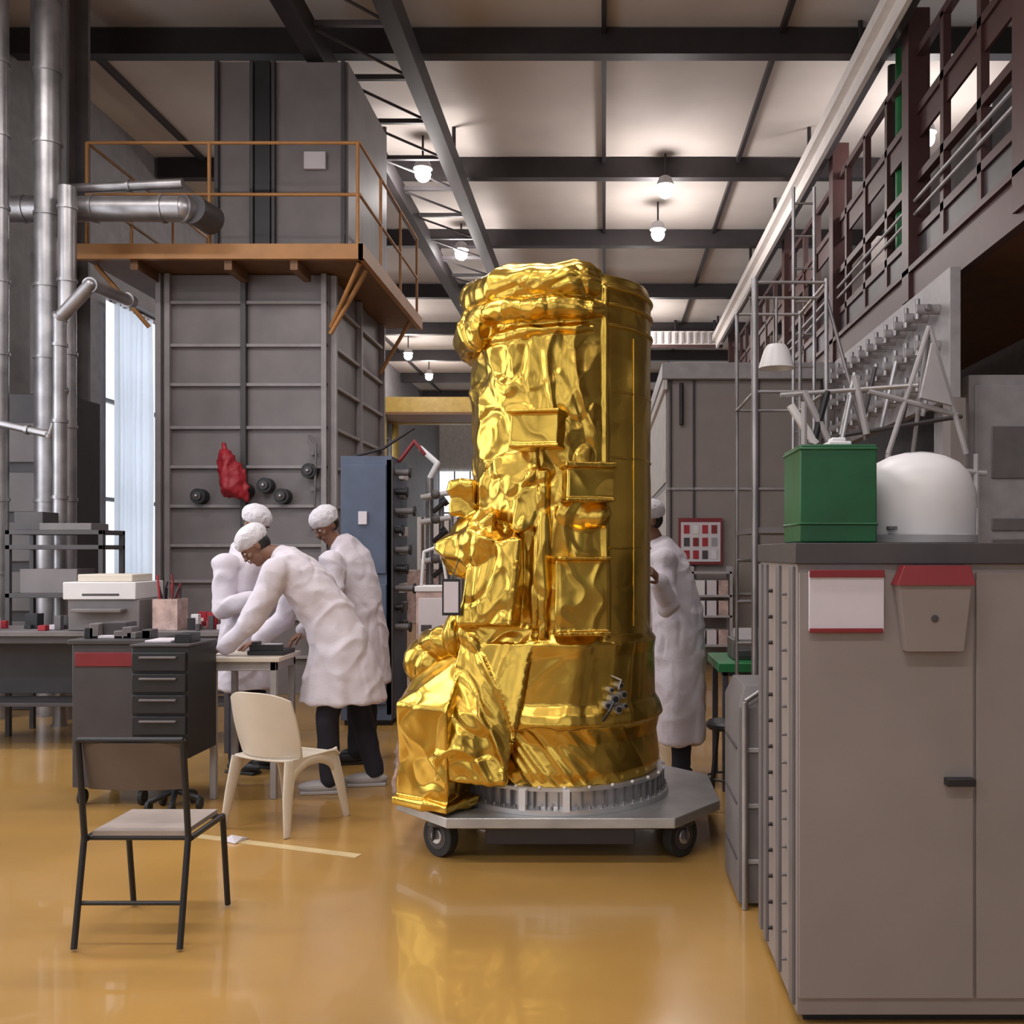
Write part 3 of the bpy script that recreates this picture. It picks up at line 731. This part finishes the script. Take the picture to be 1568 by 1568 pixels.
t.lathe(.77,6.1,[(.02,.50),(.12,.50),(.135,.515),(.135,.535),(.12,.55),(.02,.552)],'black',seg=28)
for a in range(4):
    an=a*math.pi/2+.6; q_=V((.77+.15*math.cos(an),6.1+.15*math.sin(an),0.01)); p_=V((.77+.09*math.cos(an),6.1+.09*math.sin(an),.50)); t.cyl(q_,p_,.011,'black')
for i in range(16):
    a=i*math.pi/8;b=(i+1)*math.pi/8; t.cyl((.77+.128*math.cos(a),6.1+.128*math.sin(a),.2),(.77+.128*math.cos(b),6.1+.128*math.sin(b),.2),.007,'black',seg=6)
t.done()
c=B('grey_equipment_cabinet')
c.box(.65,1.75,3.3,4.06,.04,1.56,'grey'); c.box(.64,1.77,3.28,4.08,1.56,1.63,'dgrey'); c.box(.68,1.72,3.35,4.0,0,.04,'black')
c.box(.655,1.24,3.288,3.3,.10,1.53,'grey'); c.box(1.25,1.74,3.288,3.3,.10,1.53,'grey')
for yy in (3.36,3.62,3.9,4.02):
    c.box(.638,.65,yy-.03,yy+.03,.06,1.55,'mgrey')
for i in range(14):
    c.cyl((.632,3.49,.15+i*.1),(.652,3.49,.15+i*.1),.006,'mgrey',seg=8); c.cyl((.632,3.78,.15+i*.1),(.652,3.78,.15+i*.1),.008,'dark',seg=8)
c.box(1.14,1.235,3.25,3.288,.82,.845,'black')
c.done(.005)
c=B('label_holder'); c.box(.685,.935,3.27,3.286,1.335,1.535,'paper'); c.box(.685,.935,3.262,3.272,1.515,1.54,'dred'); c.box(.685,.93,3.262,3.272,1.33,1.345,'dred'); c.done(.002)
c=B('wall_pocket'); c.hull([V((.97,3.286,1.50)),V((1.21,3.286,1.50)),V((1.0,3.286,1.27)),V((1.19,3.286,1.27)),V((.97,3.22,1.50)),V((1.21,3.22,1.50)),V((1.0,3.24,1.27)),V((1.19,3.24,1.27))],'grey')
c.hull([V((.99,3.286,1.555)),V((1.21,3.286,1.555)),V((.96,3.286,1.49)),V((1.22,3.286,1.49)),V((.99,3.23,1.555)),V((1.21,3.23,1.555)),V((.96,3.21,1.49)),V((1.22,3.21,1.49))],'dred')
c.cyl((1.09,3.235,1.38),(1.09,3.225,1.38),.012,'dgrey'); c.done(.002)
c=B('green_storage_box'); c.box(.665,.925,3.32,3.62,1.632,1.965,'green'); c.box(.66,.93,3.315,3.625,1.945,1.955,'green'); c.box(.66,.93,3.315,3.625,1.69,1.70,'green')
c.box(.78,.86,3.4,3.5,1.965,1.985,'white'); c.box(.795,.845,3.42,3.48,1.985,2.0,'white')
c.done(.006)
c=B('white_instrument_hood')
c.lathe(1.15,3.60,[(.205,1.633),(.208,1.76),(.203,1.83),(.185,1.885),(.15,1.925),(.10,1.95),(.05,1.962),(.01,1.965)],'white',seg=40,sy=.9)
pts=[(1.15+.206*math.cos(a*.1745),3.60-.05,1.76+.20*math.sin(a*.1745)) for a in range(0,19)]
c.tube(pts,.004,'lgrey',seg=6)
c.lathe(1.15,3.60,[(.213,1.633),(.213,1.66),(.205,1.665)],'lgrey',seg=40,sy=.9)
c.box(1.0,1.03,3.44,3.47,1.68,1.69,'mgrey'); c.done()
c=B('equipment_pedestal')
c.hull([V((x,y_,z)) for x in(.605,.95) for y_ in(4.4,4.9) for z in(.02,.90)]+[V((x,y_,.99)) for x in(.64,.92) for y_ in(4.46,4.86)],'mgrey')
for z in(.2,.45,.7): c.box(.6,.605,4.45,4.85,z,z+.015,'dgrey'); c.box(.64,.92,4.39,4.4,z,z+.02,'lgrey')
c.cyl((.63,4.38,.0),(.63,4.38,.93),.014,'silver'); c.cyl((.63,4.38,.93),(.75,4.42,1.0),.012,'silver'); c.done(.01)
c=B('rolling_access_ladder')
for x,yy in((.80,5.2),(1.18,5.2),(.80,5.9),(1.18,5.9)): c.cyl((x,yy,.08),(x,yy,3.05),.018 if (x,yy)==(.80,5.2) else .011,'silver'); c.cyl((x-.015,yy,.05),(x+.015,yy,.05),.05,'rubber')
for z in (2.45,3.03): 
    c.cyl((.80,5.2,z),(1.18,5.2,z),.009,'silver'); c.cyl((.80,5.9,z),(1.18,5.9,z),.009,'silver'); c.cyl((.8,5.2,z),(.8,5.9,z),.009,'silver'); c.cyl((1.18,5.2,z),(1.18,5.9,z),.009,'silver')
for i in range(6): c.cyl((.80,5.9,.3+i*.25),(1.18,5.9,.3+i*.25),.012,'silver')
c.box(.80,1.18,5.2,5.9,1.7,1.73,'mgrey'); c.cyl((1.18,5.2,2.95),(1.4,5.25,2.2),.010,'silver')
c.done()
c=B('wall_ladder')
for x in(1.74,1.93): c.cyl((x,9.0,0),(x,9.0,4.95),.016,'silver')
for i in range(16): c.cyl((1.74,9,.3+i*.3),(1.93,9,.3+i*.3),.010,'silver')
c.done()
c=B('task_lamp'); c.lathe(.95,5.4,[(.05,2.74),(.07,2.71),(.10,2.61),(.09,2.61),(.06,2.69)],'white',seg=24,cap=False); c.cyl((.95,5.4,2.73),(.95,5.4,3.0),.008,'silver'); c.cyl((.8,5.4,3.0),(1.18,5.4,3.0),.008,'silver'); c.done()
c=B('robotic_test_fixture')
c.box(1.3,2.7,4.9,5.7,0,1.55,'dgrey'); c.box(1.2,2.8,4.85,5.75,1.55,1.6,'mgrey')
def bar(a,b,w_=.02,m='lgrey'): c.cyl(a,b,w_,m,seg=8)
bar((1.0,4.9,1.55),(1.0,4.9,2.35),.015); c.box(.93,1.3,4.85,4.95,1.5,1.56,'mgrey')
bar((.95,5.0,2.35),(1.08,5.0,2.15),.022,'white'); bar((1.02,5.0,2.42),(1.18,5.0,2.1),.018); bar((.9,5.0,2.4),(1.6,5.0,2.45),.012,'alum'); bar((1.12,5,2.15),(1.25,5,1.6),.012,'alum')
bar((1.14,5,2.42),(1.06,5,2.12),.018,'black'); bar((1.26,5,2.40),(1.20,5,2.1),.012,'alum'); bar((1.28,5,2.5),(1.34,5,2.2),.018,'lgrey')
bar((1.45,5.0,2.1),(1.66,5.0,2.75),.014,'lgrey'); bar((1.66,5,2.75),(1.85,5,2.1),.014,'lgrey'); bar((1.35,5.0,2.42),(1.8,5.0,2.3),.014,'lgrey'); bar((1.95,5,2.0),(1.5,5,2.05),.014)
bar((1.45,5.0,1.6),(1.45,5.0,2.1),.014); bar((1.9,5.0,1.6),(1.9,5.0,2.1),.014); bar((1.66,5,2.75),(1.66,5.5,1.6),.012)
c.hull([V((1.60,4.95,2.38)),V((1.66,4.95,2.66)),V((1.76,4.95,2.34)),V((1.60,4.98,2.38)),V((1.66,4.98,2.66)),V((1.76,4.98,2.34))],'lgrey')
for k in range(5): bar((1.25+k*.11,5.2,2.2+k*.03),(1.33+k*.11,5.2,2.55+k*.03),.012,('alum','dgrey')[k%2])
bar((1.15,5.2,2.2),(1.9,5.2,2.32),.012,'dgrey'); bar((1.15,5.2,1.6),(1.15,5.2,2.3),.012,'dgrey')
c.done()
c=B('valve_panel'); c.box(3.25,3.35,9.2,13.8,3.05,4.28,'lgrey')
for j,z in enumerate((3.25,3.6,3.95)):
    c.cyl((3.12,9.4,z),(3.12,13.7,z),.03,'silver')
    for i in range(12):
        yy=9.5+i*.36; c.cyl((3.25,yy,z),(3.02,yy,z),.05,'lgrey'); c.cyl((3.04,yy,z-.10),(3.04,yy,z+.10),.025,'silver')
c.box(3.25,3.4,9.2,9.4,0,3.05,'grey'); c.box(3.25,3.35,13.5,13.68,0,3.05,'grey'); c.done(.004)
c=B('analyser_cabinet'); c.box(3.5,5.2,9.4,10.4,0,3.3,'lgrey'); c.box(3.55,4.3,9.37,9.4,.2,3.2,'lgrey'); c.box(4.35,5.15,9.37,9.4,.2,3.2,'lgrey'); c.box(3.7,4.15,9.35,9.37,2.3,2.8,'mgrey')
for k in range(4): c.box(3.7,4.15,9.35,9.37,1.2+k*.2,1.32+k*.2,'mgrey')
c.done(.01)
mz=empty('mezzanine',(3.5,0,4.5))
def mzp(o): o.parent=mz; o.matrix_parent_inverse=Matrix.Translation((-3.5,0,-4.5)); return o
c=B('mezzanine_deck'); c.box(3.5,5.55,-4,27,4.42,4.5,'plat'); c.box(3.42,3.52,-4,27,4.3,4.75,'brown'); c.box(3.38,3.6,-4,27,4.70,4.76,'brown')
for yy in (3,8,11,14.6,18.5,22.5,26.6): c.box(3.38,3.62,yy-.12,yy+.12,0 if yy>14.5 else 4.4,ZC-.45,'brown')
mzp(c.done())
c=B('glazing_frame')
for z in(5.15,5.75,6.5,7.15): c.box(3.47,3.55,-4,27,z-.045,z+.045,'brown')
for i in range(31): c.box(3.47,3.55,-3.98+i,-3.88+i,4.76,7.15,'brown')
c.box(3.50,3.52,-4,27,4.8,5.1,'dgrey'); c.box(3.50,3.53,-4,27,6.2,6.5,'brown')
for z in (5.35,5.5): c.cyl((3.45,-4,z),(3.45,27,z),.02,'lgrey',seg=6)
mzp(c.done())
c=B('mezzanine_cabinets')
for yy,m_ in ((9,'dgrey'),(11,'mgrey'),(13,'dgrey'),(15.5,'grey'),(18,'dgrey')): c.box(4.2,4.9,yy,yy+1.6,4.5,6.6,m_)
c.cyl((3.62,11.9,4.5),(3.62,11.9,ZC-.4),.08,'gtab'); c.cyl((3.62,12.3,4.8),(3.62,12.3,ZC-.4),.06,'dgrey')
mzp(c.done())

# ------------------------------------------------------------------ world, camera
W=bpy.data.worlds.new('world'); S.world=W; W.use_nodes=True
W.node_tree.nodes['Background'].inputs[0].default_value=(.8,.85,1,1); W.node_tree.nodes['Background'].inputs[1].default_value=.6
area('added_daylight',(-7.3,5.75,3.1),(4.3,4.3),125,(.88,.93,1),rot=(0,math.radians(-90),0))  # added area lamp, stands in for daylight from an unseen near window
cam=bpy.data.cameras.new('camera'); co=bpy.data.objects.new('camera',cam); COL.objects.link(co)
co.location=(0,0,1.6); co.rotation_euler=(math.radians(90),0,0)
cam.sensor_width=36; cam.lens=36*1500/1568; cam.shift_x=-141/1568; cam.shift_y=61/1568
cam.clip_end=200
S.camera=co
S.view_settings.view_transform='Standard'
